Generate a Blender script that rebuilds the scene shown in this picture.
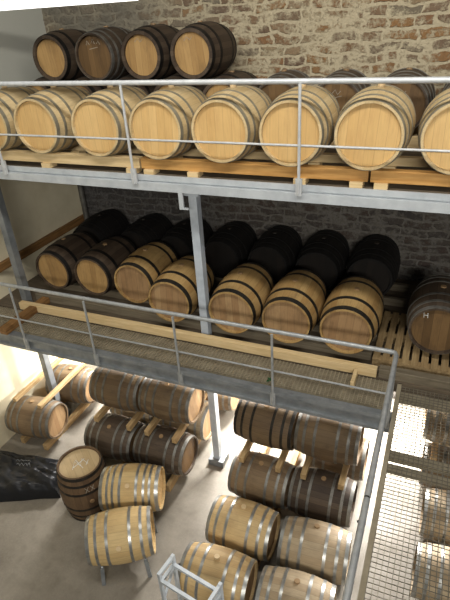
import bpy, math, random
from mathutils import Vector, Matrix, noise
S = bpy.context.scene
for o in list(bpy.data.objects): bpy.data.objects.remove(o)
C = S.collection
random.seed(7)
PI = math.pi

# ------------------------------------------------------------------ camera
yaw, pitch, roll = [math.radians(a) for a in (-24.385, 29.998, -3.876)]
fw = Vector((math.sin(yaw)*math.cos(pitch), math.cos(yaw)*math.cos(pitch), -math.sin(pitch)))
rt = Vector((math.cos(yaw), -math.sin(yaw), 0)); up = rt.cross(fw)
r2 = rt*math.cos(roll) + up*math.sin(roll); u2 = -rt*math.sin(roll) + up*math.cos(roll)
cam = bpy.data.cameras.new('camera'); cob = bpy.data.objects.new('camera', cam); C.objects.link(cob)
M = Matrix((r2, u2, -fw)).transposed().to_4x4(); M.translation = (0, 0, 6); cob.matrix_world = M
cam.sensor_fit = 'VERTICAL'; cam.sensor_height = 36; cam.lens = 511.14/600*36; cam.clip_start = .05
S.camera = cob

# ------------------------------------------------------------------ world, light, exposure
S.view_settings.view_transform = 'Standard'; S.view_settings.look = 'None'
S.view_settings.gamma = 1; S.view_settings.use_curve_mapping = False
S.view_settings.exposure = 0.0
w = bpy.data.worlds.new('hall'); S.world = w; w.use_nodes = True
w.node_tree.nodes['Background'].inputs[0].default_value = (.95, .97, 1, 1)
w.node_tree.nodes['Background'].inputs[1].default_value = .05

def area(name, loc, target, sx, sy, watt, col=(1, .97, .9)):
    l = bpy.data.lights.new(name, 'AREA'); l.shape = 'RECTANGLE'; l.size = sx; l.size_y = sy
    l.energy = watt; l.color = col
    o = bpy.data.objects.new(name, l); C.objects.link(o); o.location = loc
    d = Vector(target) - Vector(loc); o.rotation_euler = d.to_track_quat('-Z', 'Y').to_euler()
    return o
area('hall_lamp_over_aisle', (-1.2, 2.3, 8.2), (-1.4, 4.8, 4.0), 6.4, .12, 230)
area('hall_lamp_far', (3.0, -7.0, 8.4), (-2.0, 5, 4.3), 5.0, .2, 880)
for x, e in ((-4.75, 210), (-2.4, 460), (.0, 420), (2.1, 200)):
    area('under_deck_lamp', (x, 6.3, 2.03), (x, 5.9, 0), 1.0, .12, e, (1, .98, .95))

# ------------------------------------------------------------------ node helpers
class NT:
    def __init__(s, name):
        s.m = bpy.data.materials.new(name); s.m.use_nodes = True
        s.t = s.m.node_tree; s.b = s.t.nodes['Principled BSDF']
        s.b.inputs['Specular IOR Level'].default_value = .3
    def n(s, typ, **kw):
        nd = s.t.nodes.new(typ)
        for k, v in kw.items():
            if k.startswith('i_'):
                k = k[2:]; k = int(k) if k.isdigit() else k
                s.set(nd.inputs[k], v)
            else: setattr(nd, k, v)
        return nd
    def set(s, sock, v):
        if isinstance(v, bpy.types.NodeSocket): s.t.links.new(v, sock)
        else: sock.default_value = v
    def math(s, op, a, b=0.0, clamp=False):
        nd = s.n('ShaderNodeMath', operation=op, use_clamp=clamp); s.set(nd.inputs[0], a); s.set(nd.inputs[1], b)
        return nd.outputs[0]
    def mix(s, f, a, b, mode='MIX'):
        nd = s.n('ShaderNodeMix', data_type='RGBA', blend_type=mode)
        s.set(nd.inputs[0], f)
        for k, v in ((6, a), (7, b)):
            s.set(nd.inputs[k], (*v, 1) if isinstance(v, tuple) and len(v) == 3 else v)
        return nd.outputs[2]
    def ramp(s, f, lo, hi, a=0.0, b=1.0):
        nd = s.n('ShaderNodeMapRange'); nd.clamp = True
        for i, v in enumerate((f, lo, hi, a, b)): s.set(nd.inputs[i], v)
        return nd.outputs[0]
    def obj(s): return s.n('ShaderNodeTexCoord').outputs['Object']
    def mapv(s, v, scale, loc=(0, 0, 0)):
        nd = s.n('ShaderNodeMapping'); s.set(nd.inputs[0], v); nd.inputs['Scale'].default_value = scale
        s.set(nd.inputs['Location'], loc); return nd.outputs[0]
    def noise(s, v, scale, detail=4, rough=.55):
        nd = s.n('ShaderNodeTexNoise'); s.set(nd.inputs['Vector'], v); nd.inputs['Scale'].default_value = scale
        nd.inputs['Detail'].default_value = detail; nd.inputs['Roughness'].default_value = rough; return nd.outputs[0]
    def bump(s, h, strength, dist=.01):
        nd = s.n('ShaderNodeBump'); s.set(nd.inputs['Height'], h); nd.inputs['Strength'].default_value = strength
        nd.inputs['Distance'].default_value = dist; s.set(s.b.inputs['Normal'], nd.outputs[0])
    def done(s, col, rough=.6, metal=0.0):
        s.set(s.b.inputs['Base Color'], (*col, 1) if isinstance(col, tuple) and len(col) == 3 else col)
        s.set(s.b.inputs['Roughness'], rough); s.set(s.b.inputs['Metallic'], metal); return s.m
def L(r, g, b):  # sRGB 0-255 -> linear
    f = lambda c: (c/255/12.92) if c < 10.3 else ((c/255+.055)/1.055)**2.4
    return (f(r), f(g), f(b))

def seeded(t, v, k=37.0):
    oi = t.n('ShaderNodeObjectInfo').outputs['Random']
    cx = t.n('ShaderNodeCombineXYZ'); q = t.math('MULTIPLY', oi, k)
    for i in range(3): t.set(cx.inputs[i], q)
    va = t.n('ShaderNodeVectorMath', operation='ADD'); t.set(va.inputs[0], v); t.set(va.inputs[1], cx.outputs[0])
    return va.outputs[0], oi

def stave_mat(name, c1, c2, stain, amount, nst=26, line=.45):
    t = NT(name); v = t.obj(); sx = t.n('ShaderNodeSeparateXYZ'); t.set(sx.inputs[0], v)
    sv, oi = seeded(t, v)
    a = t.math('ARCTAN2', sx.outputs[1], sx.outputs[2])
    a = t.math('ADD', t.math('MULTIPLY', a, nst/(2*PI)), t.math('MULTIPLY', oi, 50))
    idx = t.math('FLOOR', a); fr = t.math('FRACT', a)
    wn = t.n('ShaderNodeTexWhiteNoise', noise_dimensions='1D'); t.set(wn.inputs['W'], idx)
    col = t.mix(wn.outputs[0], c1, c2)
    g = t.noise(t.mapv(sv, (2.5, 26, 26)), 3.0)
    col = t.mix(t.ramp(g, .35, .75, 0, .35), col, tuple(x*.55 for x in c2))
    st = t.noise(t.mapv(sv, (1, 1.2, 1.2)), 3.2, 5, .65)
    col = t.mix(t.ramp(st, .5, .72, 0, amount), col, stain)
    e = t.math('ABSOLUTE', t.math('SUBTRACT', fr, .5))
    col = t.mix(t.ramp(e, .45, .49, 0, line), col, tuple(x*.4 for x in stain))
    t.bump(t.math('ADD', t.ramp(e, .44, .5, 1, 0), t.math('MULTIPLY', g, .4)), .25, .004)
    return t.done(col, .62)

def head_mat(name, c1, c2, stain, amount, k=.085):
    t = NT(name); v = t.obj(); sx = t.n('ShaderNodeSeparateXYZ'); t.set(sx.inputs[0], v)
    sv, oi = seeded(t, v)
    a = t.math('ADD', t.math('DIVIDE', sx.outputs[1], k), t.math('MULTIPLY', oi, 90))
    idx = t.math('FLOOR', a); fr = t.math('FRACT', a)
    wn = t.n('ShaderNodeTexWhiteNoise', noise_dimensions='1D'); t.set(wn.inputs['W'], idx)
    col = t.mix(wn.outputs[0], c1, c2)
    g = t.noise(t.mapv(sv, (20, 22, 1.8)), 3.0)
    col = t.mix(t.ramp(g, .38, .75, 0, .3), col, tuple(x*.6 for x in c2))
    st = t.noise(t.mapv(sv, (1, 2.0, .8)), 3.5, 5, .65)
    col = t.mix(t.ramp(st, .48, .75, 0, amount), col, stain)
    e = t.math('ABSOLUTE', t.math('SUBTRACT', fr, .5))
    col = t.mix(t.ramp(e, .47, .495, 0, .45), col, tuple(x*.5 for x in stain))
    t.bump(g, .12, .003)
    return t.done(col, .55)

def metal_mat(name, c1, c2, rough=.42, metal=.7, scale=9):
    t = NT(name); v = t.obj(); sv, oi = seeded(t, v)
    n1 = t.noise(sv, scale, 5, .6); col = t.mix(t.ramp(n1, .35, .7), c1, c2)
    t.bump(n1, .06, .003)
    return t.done(col, t.ramp(n1, .3, .8, rough-.08, rough+.15), metal)

def plank_mat(name, c1, c2, axis='X', dark=.35):
    t = NT(name); v = t.obj(); sv, oi = seeded(t, v)
    sc = {'X': (1.2, 18, 18), 'Y': (18, 1.2, 18), 'Z': (18, 18, 1.2)}[axis]
    g = t.noise(t.mapv(sv, sc), 2.2, 5, .6); b = t.noise(sv, 2.0, 4)
    col = t.mix(t.ramp(g, .3, .7), c1, c2); col = t.mix(t.ramp(b, .5, .75, 0, dark), col, tuple(x*.35 for x in c2))
    t.bump(g, .15, .004)
    return t.done(col, .65)

GALV = metal_mat('galvanised_hoop', L(172, 172, 168), L(128, 128, 124), .36, .75)
DULL = metal_mat('dull_hoop', L(132, 130, 124), L(92, 89, 83), .5, .6)
ASHH = metal_mat('ash_grey_hoop', L(148, 141, 123), L(118, 111, 95), .5, .3)
DARKH = metal_mat('dark_hoop', L(60, 56, 50), L(36, 33, 30), .55, .5)
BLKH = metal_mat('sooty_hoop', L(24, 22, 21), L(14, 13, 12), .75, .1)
RUSTH = metal_mat('blackened_hoop', L(40, 37, 34), L(20, 18, 17), .6, .4)
STEEL = metal_mat('galvanised_steel', L(196, 201, 204), L(172, 177, 182), .5, .2, 5)
STEELC = metal_mat('column_steel', L(196, 204, 213), L(172, 180, 190), .5, .15, 5)
STEELD = metal_mat('weathered_shaded_steel', L(146, 150, 152), L(116, 120, 123), .5, .4, 5)
RAILM = metal_mat('rail_steel', L(206, 208, 209), L(182, 185, 187), .4, .3, 14)
RAILD = metal_mat('rail_steel_dull', L(180, 182, 182), L(152, 155, 156), .4, .4, 14)
GRATE = metal_mat('grating_steel', L(158, 148, 126), L(132, 122, 102), .65, .1, 6)
MESHM = metal_mat('mesh_steel', L(122, 116, 102), L(92, 87, 76), .6, .2, 6)
PINE = plank_mat('pine', L(222, 198, 154), L(200, 172, 124), 'X', .2)
PINEO = plank_mat('orange_pine', L(206, 160, 96), L(172, 124, 66), 'X', .45)
PINEY = plank_mat('pine_rail', L(190, 162, 118), L(150, 122, 84), 'Y', .3)
PINED = plank_mat('weathered_board', L(128, 118, 100), L(96, 86, 70), 'X', .45)
PALW = plank_mat('pallet_slat', L(172, 148, 108), L(132, 108, 74), 'Y', .5)
OAKR = plank_mat('brown_wall_rail', L(150, 112, 68), L(104, 74, 44), 'Y', .5)
DECKM = plank_mat('deck_board', L(110, 98, 82), L(80, 70, 58), 'X', .5)

def plain(name, c, rough=.5, metal=0.0, emit=0):
    t = NT(name); v = t.obj(); n1 = t.noise(v, 12, 3)
    col = t.mix(n1, c, tuple(x*.8 for x in c))
    if emit:
        t.b.inputs['Emission Color'].default_value = (*c, 1); t.b.inputs['Emission Strength'].default_value = emit
    return t.done(col, rough, metal)
BUNG = plain('pale_bung', L(214, 188, 146)); BLKB = plain('blackened_bung', L(40, 34, 29)); BUNGD = plain('stained_bung', L(150, 122, 88)); CHALK = plain('chalk', L(225, 225, 220), .9); FAINT = plain('faint_chalk', L(160, 152, 138), .9)
BLACKP = None

def wall_stone():
    t = NT('rubble_wall'); v = t.obj()
    # wall lies in the local XZ plane: bring it to XY for the brick texture
    sx = t.n('ShaderNodeSeparateXYZ'); t.set(sx.inputs[0], v)
    dn = t.n('ShaderNodeTexNoise'); t.set(dn.inputs['Vector'], v); dn.inputs['Scale'].default_value = 3.2; dn.inputs['Detail'].default_value = 5
    ds = t.n('ShaderNodeSeparateXYZ'); t.set(ds.inputs[0], dn.outputs['Color'])
    cx = t.n('ShaderNodeCombineXYZ')
    t.set(cx.inputs[0], t.math('ADD', sx.outputs[0], t.math('MULTIPLY', t.math('SUBTRACT', ds.outputs[0], .5), .40)))
    t.set(cx.inputs[1], t.math('ADD', sx.outputs[2], t.math('MULTIPLY', t.math('SUBTRACT', ds.outputs[1], .5), .19)))
    br = t.n('ShaderNodeTexBrick'); t.set(br.inputs['Vector'], cx.outputs[0])
    br.inputs['Scale'].default_value = 1; br.inputs['Mortar Size'].default_value = .022; br.inputs['Mortar Smooth'].default_value = .35
    br.inputs['Brick Width'].default_value = .36; br.inputs['Row Height'].default_value = .125
    br.inputs['Color1'].default_value = (0, 0, 0, 1); br.inputs['Color2'].default_value = (1, 1, 1, 1); br.offset = .43; br.squash = .8; br.squash_frequency = 3
    tone = t.math('MULTIPLY', br.outputs['Color'], 1.0)
    stone = t.n('ShaderNodeValToRGB'); t.set(stone.inputs[0], tone)
    cr = stone.color_ramp; cr.elements[0].color = (*L(146, 110, 80), 1); cr.elements[1].color = (*L(132, 122, 104), 1)
    for p, c in ((.25, L(164, 126, 84)), (.45, L(124, 102, 84)), (.6, L(172, 152, 120)), (.8, L(146, 118, 92))):
        e = cr.elements.new(p); e.color = (*c, 1)
    n2 = t.noise(v, 9, 6, .7); n3 = t.noise(v, 1.3, 4, .6); n4 = t.noise(v, 28, 4, .7)
    mort = t.mix(n4, L(208, 195, 166), L(174, 160, 132))
    mask = t.math('ADD', br.outputs['Fac'], t.ramp(t.math('ADD', n2, t.math('MULTIPLY', n3, .35)), .60, .74), True)
    wn = t.ramp(n2, .3, .7, .7, 1.15)
    stc = t.mix(1.0, stone.outputs[0], wn, 'MULTIPLY')
    col = t.mix(mask, stc, mort)
    crev = t.math('MULTIPLY', t.ramp(n4, .56, .66), t.ramp(n2, .45, .6))
    col = t.mix(t.math('MULTIPLY', crev, .6), col, L(74, 62, 50))
    # grey weathered render towards the left end of the wall
    lf = t.math('MULTIPLY', t.ramp(sx.outputs[0], -2.6, -4.6), t.ramp(n3, .3, .6, .45, .9))
    col = t.mix(lf, col, t.mix(n2, L(128, 124, 112), L(84, 80, 74)))
    # shade under the top deck, painted into the courses behind the middle shelf
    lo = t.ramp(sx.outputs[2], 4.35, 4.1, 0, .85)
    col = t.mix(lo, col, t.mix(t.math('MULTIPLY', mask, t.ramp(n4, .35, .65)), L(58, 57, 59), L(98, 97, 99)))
    h = t.math('ADD', t.math('MULTIPLY', mask, -.5), t.math('MULTIPLY', n4, .5))
    t.bump(t.math('ADD', h, n2), .9, .045)
    return t.done(col, .9)
def plaster():
    t = NT('cream_plaster'); v = t.obj(); n1 = t.noise(v, 1.6, 5, .6); n2 = t.noise(v, 14, 4)
    sx = t.n('ShaderNodeSeparateXYZ'); t.set(sx.inputs[0], v)
    col = t.mix(t.ramp(n1, .35, .7), L(222, 212, 184), L(204, 192, 162))
    col = t.mix(t.ramp(sx.outputs[2], 4.3, 4.6), col, L(184, 184, 174))
    t.bump(n2, .1, .004); return t.done(col, .85)
def concrete():
    t = NT('concrete_floor'); v = t.obj(); n1 = t.noise(v, .9, 6, .65); n2 = t.noise(v, 5, 5, .7); n3 = t.noise(v, 40, 3)
    col = t.mix(t.ramp(n1, .35, .68), L(140, 133, 121), L(108, 101, 90))
    col = t.mix(t.ramp(n2, .5, .75, 0, .55), col, L(96, 86, 74))
    col = t.mix(t.ramp(n3, .4, .8, 0, .2), col, L(168, 162, 150))
    t.bump(n2, .08, .004); return t.done(col, t.ramp(n1, .3, .7, .45, .7))

# ------------------------------------------------------------------ mesh helpers
class MB:
    def __init__(s): s.v = []; s.f = []
    def add(s, vs, fs):
        k = len(s.v); s.v += [tuple(p) for p in vs]; s.f += [tuple(i+k for i in f) for f in fs]; return s
    def box(s, x0, x1, y0, y1, z0, z1):
        vs = [(x, y, z) for x in (x0, x1) for y in (y0, y1) for z in (z0, z1)]
        return s.add(vs, [(0, 1, 3, 2), (4, 6, 7, 5), (0, 4, 5, 1), (2, 3, 7, 6), (0, 2, 6, 4), (1, 5, 7, 3)])
    def bar(s, p, q, wd, ht, upv=(0, 0, 1)):
        p, q = Vector(p), Vector(q); d = (q-p).normalized(); u = Vector(upv)
        if abs(d.dot(u)) > .98: u = Vector((0, 1, 0))
        x = d.cross(u).normalized(); u = x.cross(d)
        vs = [e + x*a*wd/2 + u*b*ht/2 for e in (p, q) for a, b in ((-1, -1), (1, -1), (1, 1), (-1, 1))]
        return s.add(vs, [(3, 2, 1, 0), (4, 5, 6, 7)] + [(i, (i+1) % 4, 4+(i+1) % 4, 4+i) for i in range(4)])
    def tube(s, pts, r, n=10, caps=True):
        pts = [Vector(p) for p in pts]; rings = []; k = len(s.v); prev = None
        for i, p in enumerate(pts):
            d = ((pts[min(i+1, len(pts)-1)]-p).normalized() + (p-pts[max(i-1, 0)]).normalized()).normalized()
            u = prev if prev else (Vector((0, 0, 1)) if abs(d.z) < .9 else Vector((1, 0, 0)))
            x = d.cross(u).normalized(); y = x.cross(d).normalized(); prev = y
            rings.append([p + r*(math.cos(2*PI*j/n)*x + math.sin(2*PI*j/n)*y) for j in range(n)])
        vs = [p for ring in rings for p in ring]; fs = []
        for i in range(len(pts)-1):
            for j in range(n): fs.append((i*n+j, i*n+(j+1) % n, (i+1)*n+(j+1) % n, (i+1)*n+j))
        if caps: fs += [tuple(reversed(range(n))), tuple(range((len(pts)-1)*n, len(pts)*n))]
        return s.add(vs, fs)
    def lathe(s, prof, n=44, closed=False):          # profile of (x, r), turned about the X axis
        vs = [(x, r*math.sin(2*PI*j/n), r*math.cos(2*PI*j/n)) for x, r in prof for j in range(n)]; fs = []
        m = len(prof)
        for i in range(m if closed else m-1):
            i2 = (i+1) % m
            for j in range(n): fs.append((i*n+j, i2*n+j, i2*n+(j+1) % n, i*n+(j+1) % n))
        return s.add(vs, fs)
    def mesh(s, name, mat, smooth=False):
        me = bpy.data.meshes.new(name); me.from_pydata(s.v, [], s.f)
        if mat: me.materials.append(mat)
        if smooth:
            me.polygons.foreach_set('use_smooth', [True]*len(me.polygons)); me.set_sharp_from_angle(angle=math.radians(32))
        me.update(); return me
    def build(s, name, mat, parent=None, smooth=False, bevel=0):
        me = s.mesh(name, mat, smooth)
        if bevel:
            import bmesh
            bm = bmesh.new(); bm.from_mesh(me)
            bmesh.ops.bevel(bm, geom=bm.edges[:], offset=bevel, segments=2, affect='EDGES', profile=.6)
            bm.to_mesh(me); bm.free()
        return link(name, me, parent)
def link(name, me, parent=None):
    o = bpy.data.objects.new(name, me); C.objects.link(o)
    if parent: o.parent = parent
    return o
def tag(o, label, cat, group=None, kind=None):
    o['label'] = label; o['category'] = cat
    if group: o['group'] = group
    if kind: o['kind'] = kind
    return o
def struct(o): o['kind'] = 'structure'; return o
def empty(name, loc, rz=0):
    o = bpy.data.objects.new(name, None); C.objects.link(o); o.location = loc; o.rotation_euler = (0, 0, rz); o.empty_display_size = .1
    return o
def centred(mb):                                      # move the origin of a loose mesh to its base centre
    lo = [min(p[i] for p in mb.v) for i in range(3)]; hi = [max(p[i] for p in mb.v) for i in range(3)]
    c = ((lo[0]+hi[0])/2, (lo[1]+hi[1])/2, lo[2]); mb.v = [tuple(p[i]-c[i] for i in range(3)) for p in mb.v]; return c
def loose(name, mb, mat, label, cat, group=None, smooth=False, bevel=0):
    c = centred(mb); o = mb.build(name, mat, None, smooth, bevel); o.location = c; return tag(o, label, cat, group)

# ------------------------------------------------------------------ setting
TOP, MID = 4.47, 2.30          # upper faces of the two shelf decks
WX, WY = -5.97, 7.17
struct(MB().box(WX-.3, 3.2, -1.5, WY+.3, -.2, 0).build('floor', concrete()))
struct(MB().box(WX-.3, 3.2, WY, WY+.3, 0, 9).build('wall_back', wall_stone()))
struct(MB().box(WX-.3, WX, -1.5, WY, 0, 9).build('wall_left', plaster()))

# long ceiling lamp at the upper left
lt = empty('ceiling_lamp', (-4.2, 4.25, 6.07)); tag(lt, 'long white ceiling lamp glowing at the top left above the highest barrels', 'lamp')
MB().box(-1.7, 1.62, -.09, .09, 0, .07).build('diffuser', plain('lamp_glow', (1, 1, .98), .5, 0, 1.5), lt)
MB().box(-1.72, 1.64, -.11, .11, .07, .14).build('housing', plain('white_housing', (.85, .85, .84)), lt)
MB().tube([(-1.2, 0, .14), (-1.2, 0, 2.5)], .012).tube([(1.2, 0, .14), (1.2, 0, 2.5)], .012).build('hanger', STEEL, lt)

# ------------------------------------------------------------------ steelwork and decks
t = MB().box(WX, 2.6, 4.62, WY, TOP-.14, TOP)
loose('shelf_deck', t, DECKM, 'dark board deck of the top shelf under the highest rows of barrels', 'deck')
t = MB().box(WX, 2.6, 4.72, WY, MID-.14, MID)
loose('shelf_deck', t, DECKM, 'dark board deck of the middle shelf carrying the shaded barrels', 'deck')

bm_ = empty('steel_beam', (0, 4.5, 4.35)); tag(bm_, 'pale grey steel edge beam along the front of the top shelf', 'beam')
MB().box(WX, 2.6, .055, .12, .0, .119).build('web', STEEL, bm_)
MB().box(WX, 2.6, .035, .055, .10, .155).build('upper_flange', STEEL, bm_)
MB().box(WX, 2.6, 0, .055, .0, .085).build('lower_flange', STEEL, bm_)
MB().box(-2.49, -2.44, 0, .02, -.16, 0).box(-2.49, -2.39, 0, .02, -.18, -.16).build('bracket', STEEL, bm_)
bm2 = empty('steel_beam', (0, 4.13, 2.09)); tag(bm2, 'grey steel edge beam along the front of the middle walkway', 'beam')
MB().box(WX, -.12, .03, .10, 0, .20).build('web', STEELD, bm2)
MB().box(WX, -.12, 0, .03, .165, .205).build('upper_flange', STEELD, bm2)
MB().box(WX, -.12, 0, .03, 0, .035).build('lower_flange', STEELD, bm2)

def column(x, label, mat):
    c = empty('steel_column', (x, 4.91, 0)); tag(c, label, 'column', 'steel columns carrying the shelves')
    MB().box(-.05, .05, -.055, .055, .11, 4.2).build('post', mat, c, bevel=.006)
    MB().box(-.12, .12, -.10, .14, 0, .11).build('base_block', STEELD, c, bevel=.01)
    MB().box(-.09, .09, -.08, .10, 4.2, TOP-.141).build('head_plate', STEELC, c)
    return c
column(-2.515, 'grey steel column in the middle, between the barrels of the middle shelf', STEELC)
column(-5.47, 'grey steel column at the left beside the cream wall', STEELD)  # same steel as the middle column; darker tone paints in its shaded face

# gratings -----------------------------------------------------------------
def grating(x0, x1, y0, y1, z, pitch, h=.028, th=.005, cross=.038, ch=.010):
    m = MB(); n = int((x1-x0)/pitch)
    for i in range(n+1): m.box(x0+i*pitch-th/2, x0+i*pitch+th/2, y0, y1, z-h, z)
    k = int((y1-y0)/cross)
    for j in range(k+1): m.box(x0, x1, y0+j*cross-.0027, y0+j*cross+.0027, z-.002-ch, z-.002)
    return m
g = empty('walkway_grating', (0, 0, 0)); tag(g, 'brown grey steel grating walkway in front of the middle shelf', 'walkway')
grating(WX+.02, -.16, 4.24, 4.70, MID, .044, .045, .009, .03, .04).build('grating_panel', GRATE, g)
g2 = empty('walkway_grating', (0, 0, 0)); tag(g2, 'open steel mesh walkway at the lower right with barrels showing through', 'walkway')
grating(-.08, 1.5, 1.55, 4.66, MID, .042, .012, .005, .042, .004).build('grating_panel', MESHM, g2)
MB().box(-.125, -.082, 1.5, 4.68, MID-.05, MID+.01).build('edge_angle', GRATE, g2)
for y, wd in ((4.52, .14), (3.66, .10), (3.50, .07), (2.17, .10)):
    MB().box(-.085, 1.5, y-wd/2, y+wd/2, MID-.065, MID-.02).build('cross_member', GRATE, g2)

# guard rails --------------------------------------------------------------
def post(parent, x, y, z0, z1, mat):
    p = MB().tube([(x, y, z0), (x, y, z1)], .0145, 8).box(x-.03, x+.03, y-.005, y+.02, z0, z0+.16).build('post', mat, parent, True); return p
gr = empty('guard_rail', (0, 4.5, 4.4)); tag(gr, 'pale grey tubular guard rail along the top shelf', 'guard rail')
MB().tube([(WX, 0, 1.006), (2.6, 0, 1.006)], .024, 12).build('top_rail', RAILM, gr, True)
MB().tube([(WX, 0, .475), (2.6, 0, .475)], .011, 8).build('middle_rail', RAILM, gr, True)
for x in (-4.75, -2.98, -1.21, .56): post(gr, x, -.02, .02, .99, RAILM)
gr = empty('guard_rail', (0, 4.15, 2.15)); tag(gr, 'dull grey tubular guard rail along the middle walkway, turning back at the right', 'guard rail')
MB().tube([(WX, 0, .937), (-.21, 0, .937), (-.17, -.01, .937), (-.155, -.05, .937), (-.155, -1.72, .937)], .023, 12).build('top_rail', RAILD, gr, True)
MB().tube([(-.155, -1.735, .937), (-.155, -2.9, .937)], .023, 12).build('top_rail', RAILD, gr, True)
MB().tube([(-.155, -1.70, .937), (-.155, -1.76, .937)], .019, 12).build('joint_sleeve', RUSTH, gr, True)
MB().tube([(-.185, -1.90, .90), (-.155, -1.90, .925)], .009, 8).build('clamp_screw', RUSTH, gr, True)
MB().tube([(WX, 0, .427), (-.17, 0, .427)], .011, 8).build('middle_rail', RAILD, gr, True)
for x in (-4.83, -3.70, -2.51, -1.37): post(gr, x, -.02-.017, -.02, .92, RAILD)
MB().tube([(-.155, -.05, .03), (-.155, -.05, .92)], .017, 8).build('post', RAILD, gr, True)

# ------------------------------------------------------------------ barrels
BL, RB, RH = .83, .34, .292
H2 = BL/2
FULL = (BL, RB, RH); SLIM = (.785, .322, .276); SMALL = (.77, .316, .270)
def barrel_meshes(key, stave, hoop, head, bands, bungm, bung_h=.02, size=FULL):
    BL, RB, RH = size; H2 = BL/2
    def prof(x): return RH + (RB-RH)*(1-(x/H2)**2)
    d = {'size': size, 'prof': prof}; bands = [(c*BL/.83, wd) for c, wd in bands]
    xs = [-H2 + BL*i/16 for i in range(17)]
    out = [(x, prof(x)) for x in xs]
    ch = .04 if key == 'duskys' else .022
    inn = [(H2, RH-ch), (H2-.045, RH-ch-.004), (-H2+.045, RH-ch-.004), (-H2, RH-ch)]
    d['staves'] = MB().lathe(out+inn, 44, True).mesh('staves_'+key, stave, True)
    m = MB(); R = RH-ch-.003; n = 36
    for a, b in ((H2-.05, H2-.032),):
        m.lathe([(a, R), (b, R)], n)
        k = len(m.v); m.v += [(b, 0, 0), (a, 0, 0)]
        for j in range(n):
            m.f.append((k, n+j, n+(j+1) % n)); m.f.append((k+1, (j+1) % n, j))
    d['head'] = m.mesh('head_'+key, head, False)
    d['hoops'] = []
    for c, wd in bands:
        for sgn in (-1, 1):
            a, b = (c-wd/2)*sgn, (c+wd/2)*sgn
            o = [(a+(b-a)*i/3, prof(a+(b-a)*i/3)+.0045) for i in range(4)]
            i_ = [(b, prof(b)-.003), (a, prof(a)-.003)]
            if sgn < 0: o, i_ = o[::-1], i_[::-1]
            d['hoops'].append(MB().lathe(o+i_, 44, True).mesh('hoop_'+key, hoop, True))
    m = MB(); n = 14; z0, z1 = RB-.01, RB+bung_h
    ring = lambda r, z: [(r*math.cos(2*PI*j/n), r*math.sin(2*PI*j/n), z) for j in range(n)]
    m.add(ring(.034, z0)+ring(.030, z1)+[(0, 0, z1)], [(j, (j+1) % n, n+(j+1) % n, n+j) for j in range(n)]+[(n+j, n+(j+1) % n, 2*n) for j in range(n)])
    d['bung'] = m.mesh('bung_'+key, bungm, True)
    return d
B3 = [(.392, .042), (.285, .034), (.145, .034)]
B2 = [(.382, .058), (.20, .046)]
B4 = [(.388, .046), (.295, .03), (.215, .03), (.115, .034)]
pale = stave_mat('pale_oak', L(206, 184, 142), L(194, 168, 122), L(158, 132, 92), .35, line=.2)
gold = stave_mat('golden_oak', L(206, 180, 130), L(190, 160, 110), L(140, 110, 72), .35, line=.25)
honey = stave_mat('honey_oak', L(178, 148, 98), L(156, 122, 74), L(90, 72, 50), .6, line=.25)
aged = stave_mat('aged_oak', L(124, 104, 78), L(102, 82, 60), L(62, 52, 42), .6, line=.3)
agedl = stave_mat('aged_grey_oak', L(172, 154, 126), L(150, 130, 102), L(104, 90, 72), .55, line=.3)
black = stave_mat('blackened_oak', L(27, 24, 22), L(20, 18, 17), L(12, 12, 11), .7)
russet = stave_mat('russet_oak', L(112, 90, 66), L(88, 68, 50), L(56, 44, 34), .5, line=.3)
dusky = stave_mat('dusky_oak', L(88, 74, 60), L(64, 52, 42), L(40, 34, 30), .6)
tanst = stave_mat('tan_oak', L(196, 170, 124), L(178, 148, 102), L(140, 112, 76), .45, line=.25)
hpale = head_mat('pale_head', L(212, 178, 122), L(200, 163, 106), L(172, 132, 84), .4)
htan = head_mat('tan_head', L(180, 146, 96), L(156, 122, 76), L(104, 82, 56), .6)
hhoney = head_mat('honey_head', L(168, 138, 100), L(146, 114, 80), L(94, 72, 50), .6)
hlid = head_mat('lid_head', L(206, 184, 146), L(190, 166, 126), L(150, 126, 92), .4)
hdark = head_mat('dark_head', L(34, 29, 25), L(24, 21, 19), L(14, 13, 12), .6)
hbrown = head_mat('brown_head', L(116, 90, 58), L(92, 70, 44), L(58, 44, 32), .6)
ST = {
 'pale':  barrel_meshes('pale', pale, ASHH, hpale, B3, BUNG, .045),
 'honey': barrel_meshes('honey', honey, DARKH, hhoney, B2, BUNGD, .012),
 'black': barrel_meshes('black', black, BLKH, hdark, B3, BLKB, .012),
 'dusky': barrel_meshes('dusky', dusky, RUSTH, htan, B2, BUNGD, .012),
 'brown': barrel_meshes('brown', dusky, DULL, hbrown, B3, BUNGD, .012),
 'aged':  barrel_meshes('aged', aged, DULL, hhoney, B3, BUNGD, .015, SLIM),
 'grey':  barrel_meshes('grey', agedl, DARKH, hhoney, B3, BUNGD, .015, SLIM),
 'greyg': barrel_meshes('greyg', agedl, GALV, hhoney, B3, BUNGD, .015, SLIM),
 'tan':   barrel_meshes('tan', tanst, GALV, hhoney, B3, BUNG, .018, SLIM),
 'duskys': barrel_meshes('duskys', dusky, RUSTH, htan, B2, BUNGD, .012, SLIM),
 'browns': barrel_meshes('browns', dusky, DULL, hbrown, B3, BUNGD, .012, SLIM),
 'agedd': barrel_meshes('agedd', aged, DARKH, hhoney, B3, BUNGD, .015, SLIM),
 'lid':   barrel_meshes('lid', russet, DARKH, hlid, B3, BUNGD, .010),
 'new':   barrel_meshes('new', gold, GALV, hpale, B3, BUNG, .012, SMALL),
 'new4':  barrel_meshes('new4', gold, GALV, hpale, B4, BUNG, .012, SMALL),
}
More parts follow.
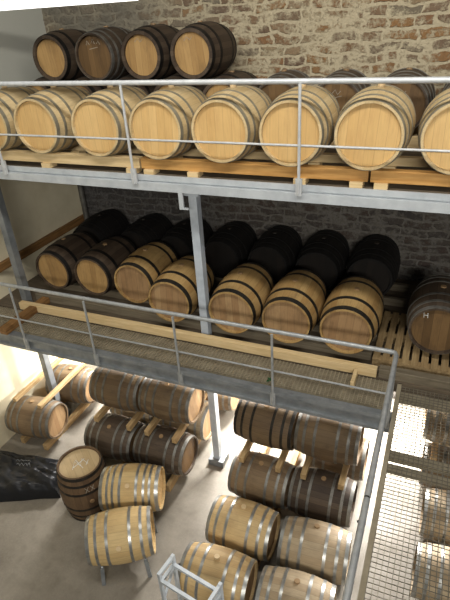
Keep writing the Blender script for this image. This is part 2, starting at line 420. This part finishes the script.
def barrel(style, x, y, z, yaw, label, group=None, spin=0, stand=False):
    """x, y: centre of the belly; z: height of the axis; yaw: heading of the axis in degrees"""
    d = ST[style]; RB = d['size'][1]; H2 = d['size'][0]/2
    if stand: root = empty('barrel', (x, y, z-H2), math.radians(yaw))
    else: root = empty('barrel', (x, y, z-RB), math.radians(yaw))
    tag(root, label, 'barrel', group)
    base = Matrix.Translation((0, 0, H2 if stand else RB)) @ (Matrix.Rotation(-PI/2, 4, 'Y') if stand else Matrix.Identity(4)) @ Matrix.Rotation(math.radians(spin), 4, 'X')
    def put(nm, me, m=Matrix.Identity(4)):
        o = link(nm, me, root); o.matrix_local = base @ m; return o
    put('staves', d['staves'])
    hd = [put('head', d['head']), put('head', d['head'], Matrix.Rotation(PI, 4, 'Z'))]
    for h in d['hoops']: put('hoop', h)
    put('bung', d['bung'])
    for h in hd: SIZE[h.name] = H2
    return root, hd
SIZE = {}
def chalk(head, strokes, w_=.008, mat=None):
    """white strokes drawn on a barrel head; (u, v) in metres across and up the head"""
    m = MB(); H2 = SIZE[head.name]
    for st in strokes:
        m.tube([(H2-.031, u, v) for u, v in st], w_/2, 5)
    m.build('chalk_mark', mat or CHALK, head)

ORD = ['leftmost', 'second from the left', 'third from the left', 'fourth from the left', 'fifth from the left', 'sixth from the left', 'seventh from the left', 'eighth from the left', 'ninth from the left', 'tenth from the left']
F = -90                                             # axis along depth, local +X end towards the viewer

# top shelf, front row (heads at y 4.65)
xs = [-4.97, -4.25, -3.46, -2.74, -2.03, -1.335, -.635, .085]
for i, x in enumerate(xs):
    last = i == len(xs)-1
    barrel('pale', x, 4.60+H2, 4.948, F+[.5, -.5, 0, .5, 0, .5, 0, -.5][i],
           'pale oak barrel, front row of top shelf, ' + ('cut off by the right picture edge' if last else ORD[i] if i else 'cut off by the left picture edge'),
           'pale barrels in the front row of the top shelf', random.uniform(-4, 4))
# top shelf, back row
xs = [-5.41, -4.71, -4.01, -3.31, -2.615, -1.915, -1.22, -.525, .17]
for i, x in enumerate(xs):
    r, hd = barrel('browns' if i >= 5 else 'duskys', x, 6.02+H2, 4.945, F,
           'dark barrel in the back row of the top shelf, ' + ('rightmost' if i == len(xs)-1 else ORD[i]), 'dark barrels in the back row of the top shelf', random.uniform(-6, 6))
    if i in (6, 7):
        chalk(hd[0], [[(-.06, .12), (-.03, .16), (0, .11), (.03, .15)], [(-.02, .08), (.05, .10)]], .008, FAINT)
# top shelf, upper row
for i, x in enumerate([-5.06, -4.36, -3.66, -2.965]):
    lab = ['small tan headed dark barrel stacked on the top tier at the far left', 'dark barrel with a grey stained head stacked on the top tier, second from the left',
           'dark barrel with tan head stacked on the top tier, third from the left', 'brown barrel with a tan head at the right end of the top tier'][i]
    r, hd = barrel('browns' if i == 1 else 'duskys', x, 6.02+H2, 5.512, F, lab, 'barrels stacked on the top tier', random.uniform(-6, 6))
    if i == 1: chalk(hd[0], [[(-.10, .14), (-.08, .19), (-.05, .14)], [(-.02, .16), (.01, .20), (.03, .15)], [(.06, .15), (.09, .18), (.11, .14)], [(-.06, .09), (.07, .11)]], .008, FAINT)
    if i > 1: chalk(hd[0], [[(-.08, .15), (-.04, .19), (0, .15), (.03, .18)]], .008, FAINT)
# middle shelf, front row
mf = [(-5.10, 5.17, 'dusky'), (-4.405, 5.17, 'dusky'), (-3.71, 5.15, 'honey'), (-3.0, 4.86, 'honey'), (-2.14, 4.85, 'honey'), (-1.445, 4.85, 'honey'), (-.75, 4.85, 'honey')]
mlab = ['dark barrel with a tan head at the left end of the middle shelf', 'dark barrel with a tan head, second from the left on the middle shelf',
        'honey brown barrel with dark hoops, third from the left on the middle shelf', 'honey brown barrel just left of the middle steel column',
        'honey brown barrel just right of the middle steel column', 'honey brown barrel between two others right of the middle column, with dark stained head',
        'honey brown barrel beside the slatted pallet on the middle shelf']
for (x, y, s), lab in zip(mf, mlab):
    barrel(s, x, y+H2, 2.75, F + random.uniform(-.4, .4), lab, 'barrels in the front row of the middle shelf', random.uniform(-6, 6))
r, hd = barrel('brown', .19, 5.09+H2, 2.79, F, 'dark barrel with a white letter H on its brown head, on the slatted pallet')
chalk(hd[0], [[(-.16, .20), (-.155, .14)], [(-.12, .20), (-.115, .14)], [(-.157, .17), (-.117, .17)]], .008)
# middle shelf, back row
for i, x in enumerate([-5.2, -4.32, -3.6, -2.85, -2.12, -1.41, -.70]):
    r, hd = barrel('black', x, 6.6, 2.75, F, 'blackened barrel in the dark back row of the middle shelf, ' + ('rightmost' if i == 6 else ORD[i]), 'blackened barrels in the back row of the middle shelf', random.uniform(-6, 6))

# ground floor ---------------------------------------------------------------
ZL, ZU = .44, 1.18
barrel('aged', -5.46, 4.43, ZL, 6, 'aged brown barrel lying beside the cream wall, nearer of the two under pine rails', 'two barrels beside the left wall')
barrel('aged', -5.40, 5.33, ZL, 5, 'aged brown barrel by the left wall, farther of the two under pine rails', 'two barrels beside the left wall')
LB = 'left floor stack'
barrel('browns', -3.98, 4.48, ZL, 0, 'dark brown barrel low in the left floor stack, at its near left end', 'barrels in the left floor stack', 20)
barrel('browns', -3.15, 4.51, ZL, 0, 'dark brown barrel low in the left floor stack, its head facing the middle column', 'barrels in the left floor stack', 12)
barrel('aged', -3.93, 4.78, ZU, 1, 'grey brown barrel on top of the left floor stack, left of the pair', 'barrels in the left floor stack', -10)
barrel('aged', -3.11, 4.80, ZU, 0, 'grey brown barrel on top of the left floor stack, right of the pair', 'barrels in the left floor stack', 15)
barrel('greyg', -3.15, 5.23, ZL, 0, 'grey hooped barrel low in the left floor stack, second row, beside the column', 'barrels in the left floor stack')
barrel('greyg', -4.02, 5.22, ZL, 0, 'grey hooped barrel low in the left floor stack, second row, hidden at left', 'barrels in the left floor stack')
barrel('greyg', -3.02, 5.50, ZU, 0, 'barrel on the second upper row of the left floor stack, beside the column', 'barrels in the left floor stack')
barrel('aged', -3.0, 5.97, ZL, 0, 'barrel low in the third row of the left floor stack, seen past the column', 'barrels in the left floor stack')
barrel('agedd', -1.66, 4.80, ZU, -2, 'brown barrel with dark hoops on top of the right floor stack, left of the pair', 'barrels in the right floor stack', 10)
barrel('aged', -.85, 4.81, ZU, 0, 'brown barrel with pale hoops on top of the right floor stack, right of the pair', 'barrels in the right floor stack', -15)
barrel('aged', -1.65, 4.47, ZL, -1.5, 'dark brown barrel low in the right floor stack, left of the pair', 'barrels in the right floor stack', 5)
barrel('browns', -.83, 4.47, ZL, 0, 'dark brown barrel low in the right floor stack, right of the pair', 'barrels in the right floor stack', 0)
barrel('aged', -.80, 5.25, ZL, 0, 'brown barrel low in the right floor stack, second row, mostly hidden', 'barrels in the right floor stack')
barrel('aged', -.80, 5.50, ZU, 0, 'brown barrel high in the right floor stack, second row, only its end showing', 'barrels in the right floor stack')
barrel('tan', -1.645, 3.72, .40, 0, 'tan barrel with silvery hoops in front of the right stack, left of the pair', 'tan barrels in the front floor rows', -8)
barrel('greyg', -.75, 3.73, .40, 3, 'greyish tan barrel in front of the right stack, right of the pair', 'tan barrels in the front floor rows', -14)
barrel('tan', -1.69, 3.02, .40, 3, 'tan barrel with silvery hoops behind the grey metal rack', 'tan barrels in the front floor rows', -6)
barrel('greyg', -.79, 3.04, .40, 3, 'greyish tan barrel at the bottom picture edge beside the guard rail', 'tan barrels in the front floor rows', -10)
for i, (x, y, z, s, lab) in enumerate([(.73, 3.86, ZL, 'greyg', 'grey hooped barrel under the mesh walkway, nearest the bottom edge'),
        (.76, 4.66, ZL, 'greyg', 'dull hooped barrel under the mesh walkway, second from the bottom edge'),
        (.70, 5.45, ZL, 'aged', 'brown barrel under the mesh walkway, lower of the far stack'),
        (.64, 5.55, ZU, 'greyg', 'brown barrel under the mesh walkway, upper of the far stack')]):
    barrel(s, x, y, z, 0, lab, 'barrels under the mesh walkway', i*9)

# loose barrels
root, hd = barrel('lid', -3.93, 3.60, H2, 20, 'brown barrel standing upright with white chalk scrawl on its lid', stand=True, spin=122)
chalk(hd[0], [[(-.10, .06), (-.05, -.07), (.0, .05), (.05, -.07), (.11, .06)], [(-.08, -.05), (.09, .03)], [(-.02, .10), (.03, -.09)], [(-.12, .0), (-.07, .07)]], .009)
def body_mark(root, strokes):
    st = [c for c in root.children if c.name.startswith('staves')][0]; m = MB(); f = ST['lid']['prof']
    for sk in strokes:
        m.tube([(x, (f(x)+.002)*math.sin(a), (f(x)+.002)*math.cos(a)) for x, a in sk], .0035, 5)
    m.build('chalk_mark', FAINT, st)
body_mark(root, [[(.25, -.22), (.21, -.15), (.17, -.08)], [(.17, -.22), (.21, -.15), (.25, -.08)], [(.25, .0), (.21, .08), (.17, .15)], [(.17, .0), (.21, .08), (.25, .15)]])
barrel('new4', -3.18, 3.67, .54, 20, 'pale new barrel with bright hoops lying between the upright barrel and the stack', 'two pale new barrels on low stands', 35)
barrel('new', -2.97, 3.04, .50, 31, 'pale new barrel with bright hoops, nearest of the loose floor barrels, on grey legs', 'two pale new barrels on low stands', 62)
def stand(x, y, za, yaw, label):
    t = empty('barrel_stand', (x, y, 0), math.radians(yaw)); tag(t, label, 'stand', 'low metal barrel stands')
    R = ST['new']['prof'](.26) + .022
    for sx in (-.26, .26):
        MB().tube([(sx, R*math.sin(math.radians(k)), za-R*math.cos(math.radians(k))) for k in range(-44, 45, 8)], .012, 8).build('cradle', STEELD, t, True)
        for sy in (-1, 1):
            MB().bar((sx, sy*.225, za-R*.75), (sx*1.08, sy*.27, 0), .045, .02).build('leg', STEELD, t)
    MB().bar((-.26, 0, za-R-.02), (.26, 0, za-R-.02), .03, .02).build('tie_bar', STEELD, t)
stand(-3.18, 3.67, .54, 20, 'low metal stand under the pale barrel next to the upright barrel')
stand(-2.97, 3.04, .50, 31, 'low metal stand with grey legs under the nearest loose barrel')

# ------------------------------------------------------------------ wooden bearers
def bearer(x0, x1, y0, y1, z0, z1, mat, label, group=None, name='wooden_beam'):
    return loose(name, MB().box(x0, x1, y0, y1, z0, z1), mat, label, 'beam', group, bevel=.006)
G = 'bearers under the top shelf barrels'
for (a, b) in ((-5.3, -3.02), (-3.0, -.62), (-.60, 1.4)):
    pos = 'left' if a < -4 else 'middle' if a < -1 else 'right'
    bearer(a, b, 4.68, 4.77, TOP+.055, TOP+.165, PINE if a < -4 else PINEO, 'pale pine bearer under the front of the top shelf barrels, %s length' % pos, G)
    bearer(a, b, 5.24, 5.33, TOP+.055, TOP+.138, PINE, 'pale pine bearer under the rear of the pale top barrels, %s length' % pos, G)
    k = 0
    for x in ([-4.28, -3.12] if a < -4 else [-2.9, -2.38, -1.25, -.72] if a < -1 else [-.5, .62]):
        for j, y in enumerate((4.68, 5.245)):
            loose('wooden_block', MB().box(x-.06, x+.06, y-.03, y+.10, TOP, TOP+.055), PINE, 'small block under the %s top shelf bearer, %s length, %s along it' % ('front' if j == 0 else 'rear', pos, ('first', 'second', 'third', 'fourth')[k]), 'block', 'blocks under the top shelf bearers')
        k += 1
G = 'bearers under the back row of the top shelf'
for y, pos in ((6.12, 'front'), (6.6, 'rear')):
    bearer(-5.9, 1.4, y, y+.09, TOP, TOP+.148, PINE, 'pine bearer under the %s of the dark back row on the top shelf' % pos, G)
bearer(-5.45, -.36, 4.72, 4.80, MID, MID+.11, PINE, 'long pale pine beam lying in front of the middle shelf barrels')
for y, pos in ((5.02, 'front'), (5.42, 'middle'), (5.84, 'rear')):
    bearer(-5.4, -.46, y, y+.07, MID, MID+.105, PINED, 'weathered bearer under the middle shelf barrels, %s of three' % pos, 'bearers under the middle shelf barrels')
for y, pos in ((6.35, 'front'), (6.78, 'rear')):
    bearer(-5.6, -.2, y, y+.07, MID, MID+.105, PINED, 'weathered bearer under the blackened back row, %s' % pos, 'bearers under the blackened row')
bearer(-.34, 1.4, 4.74, 4.84, MID, MID+.11, PINED, 'weathered grey board beam in front of the slatted pallet at right')
bearer(-5.24, -5.12, 4.10, 5.0, MID+.005, MID+.10, OAKR, 'short brown beam lying across the left end of the walkway')
bearer(-.60, -.555, 4.45, 4.70, MID+.003, MID+.09, PINE, 'short pine block lying on the grating by the pine beam', name='wooden_block')
# slatted pallet
p = empty('pallet', (-.02, 5.45, MID)); tag(p, 'slatted wooden pallet at the right of the middle shelf under the marked barrel', 'pallet')
for y in (-.5, 0, .45): MB().box(-.42, .5, y, y+.09, 0, .09).build('stringer', PALW, p)
for i in range(9):
    x = -.42+i*.104; MB().box(x, x+.075, -.52, .56, .09, .108).build('slat', PALW, p)
# wall rail
loose('wall_rail', MB().box(WX, WX+.07, 4.0, WY-.02, 2.72, 2.84), OAKR, 'brown wooden rail fixed along the cream left wall above the middle shelf', 'rail', bevel=.006)
loose('wall_pipe', MB().tube([(-5.85, 7.08, MID), (-5.85, 7.08, TOP-.15)], .05, 12), DULL, 'dark vertical pipe in the corner at the left end of the middle shelf', 'pipe', smooth=True)
# rails of the floor stacks
def rails(xs, y0, y1, z0, z1, mat, labs, group):
    for x, lb in zip(xs, labs): bearer(x-.035, x+.035, y0, y1, z0, z1, mat, lb, group, 'wooden_rail')
ZT = ZL + .328
rails([-5.72, -5.23], 4.33, 5.6, ZT, ZT+.06, PINEY, ['pine rail on top of the left wall barrels, nearer the wall', 'pine rail on top of the left wall barrels, farther from the wall'], 'pine rails over the barrels by the left wall')
rails([-5.68, -5.22], 4.2, 5.6, 0, .118, PINEY, ['pine rail under the left wall barrels, nearer the wall', 'pine rail under the left wall barrels, nearer the aisle'], 'pine rails under the barrels by the left wall')
w4 = ['first from the left', 'second from the left', 'third from the left', 'fourth from the left']
rails([-4.2, -3.64, -3.34, -2.9], 4.37, 5.9, ZT+.002, ZT+.092, PINEY, ['wooden rail between the tiers of the left floor stack, '+k for k in w4], 'rails between the tiers of the left floor stack')
rails([-1.9, -1.40, -1.07, -.6], 4.36, 5.9, ZT+.002, ZT+.092, PINEY, ['wooden rail between the tiers of the right floor stack, '+k for k in w4], 'rails between the tiers of the right floor stack')
rails([-4.3, -3.8, -3.45, -2.98], 4.15, 6.3, 0, .118, PINEY, ['wooden rail on the floor under the left stack, '+k for k in w4], 'rails under the left floor stack')
rails([-1.9, -1.42, -1.06, -.6], 4.2, 5.6, 0, .118, PINEY, ['wooden rail on the floor under the right stack, '+k for k in w4], 'rails under the right floor stack')
rails([-1.9, -1.42, -1.0, -.55], 2.7, 4.0, 0, .078, PINEY, ['wooden rail on the floor under the front tan barrels, '+k for k in w4], 'rails under the front tan barrels')
rails([.52, 1.0], 3.5, 5.8, 0, .118, PINEY, ['wooden rail on the floor under the mesh walkway barrels, left', 'wooden rail on the floor under the mesh walkway barrels, right'], 'rails under the walkway barrels')
rails([.42, .86], 5.2, 5.9, ZT+.002, ZT+.092, PINEY, ['wooden rail between the tiers under the mesh walkway, left', 'wooden rail between the tiers under the mesh walkway, right'], 'tier rails under the walkway')

# ------------------------------------------------------------------ black bag, metal rack, small scrap
def bag():
    t = NT('black_plastic'); v = t.obj(); n1 = t.noise(v, 7, 5)
    col = t.mix(n1, L(30, 31, 34), L(16, 17, 19)); t.bump(n1, .25, .02); mat = t.done(col, t.ramp(n1, .3, .7, .28, .5))
    A, B_, C_, D = [Vector(p) for p in ((-5.86, 3.86, 0), (-4.66, 4.02, 0), (-4.40, 3.52, 0), (-5.28, 3.12, 0))]
    n, k = 44, 30; vs = []; fs = []
    for i in range(n+1):
        for j in range(k+1):
            u, w_ = i/n, j/k
            p = (A*(1-u)+B_*u)*(1-w_) + (D*(1-u)+C_*u)*w_
            e = min(1, min(u, 1-u)*7, min(w_, 1-w_)*5)
            h = .27*math.sqrt(max(0, 1-(1-e)**2))*(1-.25*w_)
            q = Vector((p.x*2.2, p.y*5.5, 0))
            cr = noise.fractal(q, 1, 2, 4)*.035 + abs(noise.noise(q*1.7))*-.05
            z = h*(1+cr*2)+cr*e*1.2
            off = noise.noise(Vector((p.x*4, p.y*4, 3)))*.03
            vs.append((p.x+off, p.y+off, max(0.004, z)))
    m = lambda i, j: i*(k+1)+j
    for i in range(n):
        for j in range(k): fs.append((m(i, j), m(i, j+1), m(i+1, j+1), m(i+1, j)))
    loop = [m(i, 0) for i in range(n+1)]+[m(n, j) for j in range(1, k+1)]+[m(i, k) for i in range(n-1, -1, -1)]+[m(0, j) for j in range(k-1, 0, -1)]
    fs.append(tuple(loop))
    top = vs
    root = empty('plastic_bag', (-5.05, 3.65, 0)); tag(root, 'crumpled black plastic bag with white scrawl lying on the floor at left', 'bag')
    loc = lambda p: (p[0]+5.05, p[1]-3.65, p[2])
    MB().add([loc(p) for p in vs], fs).build('sheet', mat, root, True)
    mk = MB()
    def at(u, w_): return Vector(loc(top[m(int(u*n), int(w_*k))])) + Vector((0, 0, .004))
    for row in (.30, .38):
        for s_ in range(4):
            a = .36+s_*.045
            mk.tube([at(a, row), at(a+.018, row-.03), at(a+.035, row+.025)], .003, 5)
    mk.build('white_scrawl', plain('faded_print', L(150, 152, 154), .6), root)
bag()

rk = empty('metal_rack', (-1.72, 2.50, 0), math.radians(-10)); tag(rk, 'grey welded steel rack at the bottom edge in front of the tan barrels', 'rack')
def rbar(nm, p, q, a=.034, b=.034): MB().bar(p, q, a, b).build(nm, STEEL, rk)
RZ = 1.165
for sx in (-.29, .29):
    for sy in (-.11, .11): rbar('upright', (sx, sy, 0), (sx, sy, RZ))
    rbar('end_bar', (sx, -.10, RZ-.02), (sx, .10, RZ-.02)); rbar('end_bar', (sx, -.10, RZ-.15), (sx, .10, RZ-.15)); rbar('end_bar', (sx, -.10, .2), (sx, .10, .2))
    rbar('end_brace', (sx, -.10, RZ-.42), (sx, .10, RZ-.17), .024, .024)
for sy in (-.11, .09):
    rbar('long_bar', (-.28, sy, RZ-.12), (.28, sy, RZ-.12)); rbar('long_bar', (-.28, sy, .14), (.28, sy, .14))
MB().tube([(-.29, .125, RZ-.2), (-.25, .16, RZ-.2)], .02, 8).build('bolt', RUSTH, rk, True)

def scrap():
    t = NT('green_leaf'); n1 = t.noise(t.obj(), 30, 3); mat = t.done(t.mix(n1, L(30, 96, 52), L(18, 60, 34)), .4)
    m = MB(); 
    for a in (0, 1.3, 2.4, 4.1):
        c, s_ = math.cos(a), math.sin(a); P = lambda r, q, z: (c*r-s_*q, s_*r+c*q, z)
        m.add([P(0, 0, .004), P(.03, .015, .02), P(.055, 0, .012), P(.03, -.015, .02), P(.03, 0, .008)], [(0, 4, 1), (1, 4, 2), (2, 4, 3), (3, 4, 0), (0, 1, 2, 3)])
    o = m.build('green_sprig', mat); o.location = (-1.46, 4.30, MID); tag(o, 'small green sprig lying on the grating behind the guard rail post', 'sprig')
scrap()
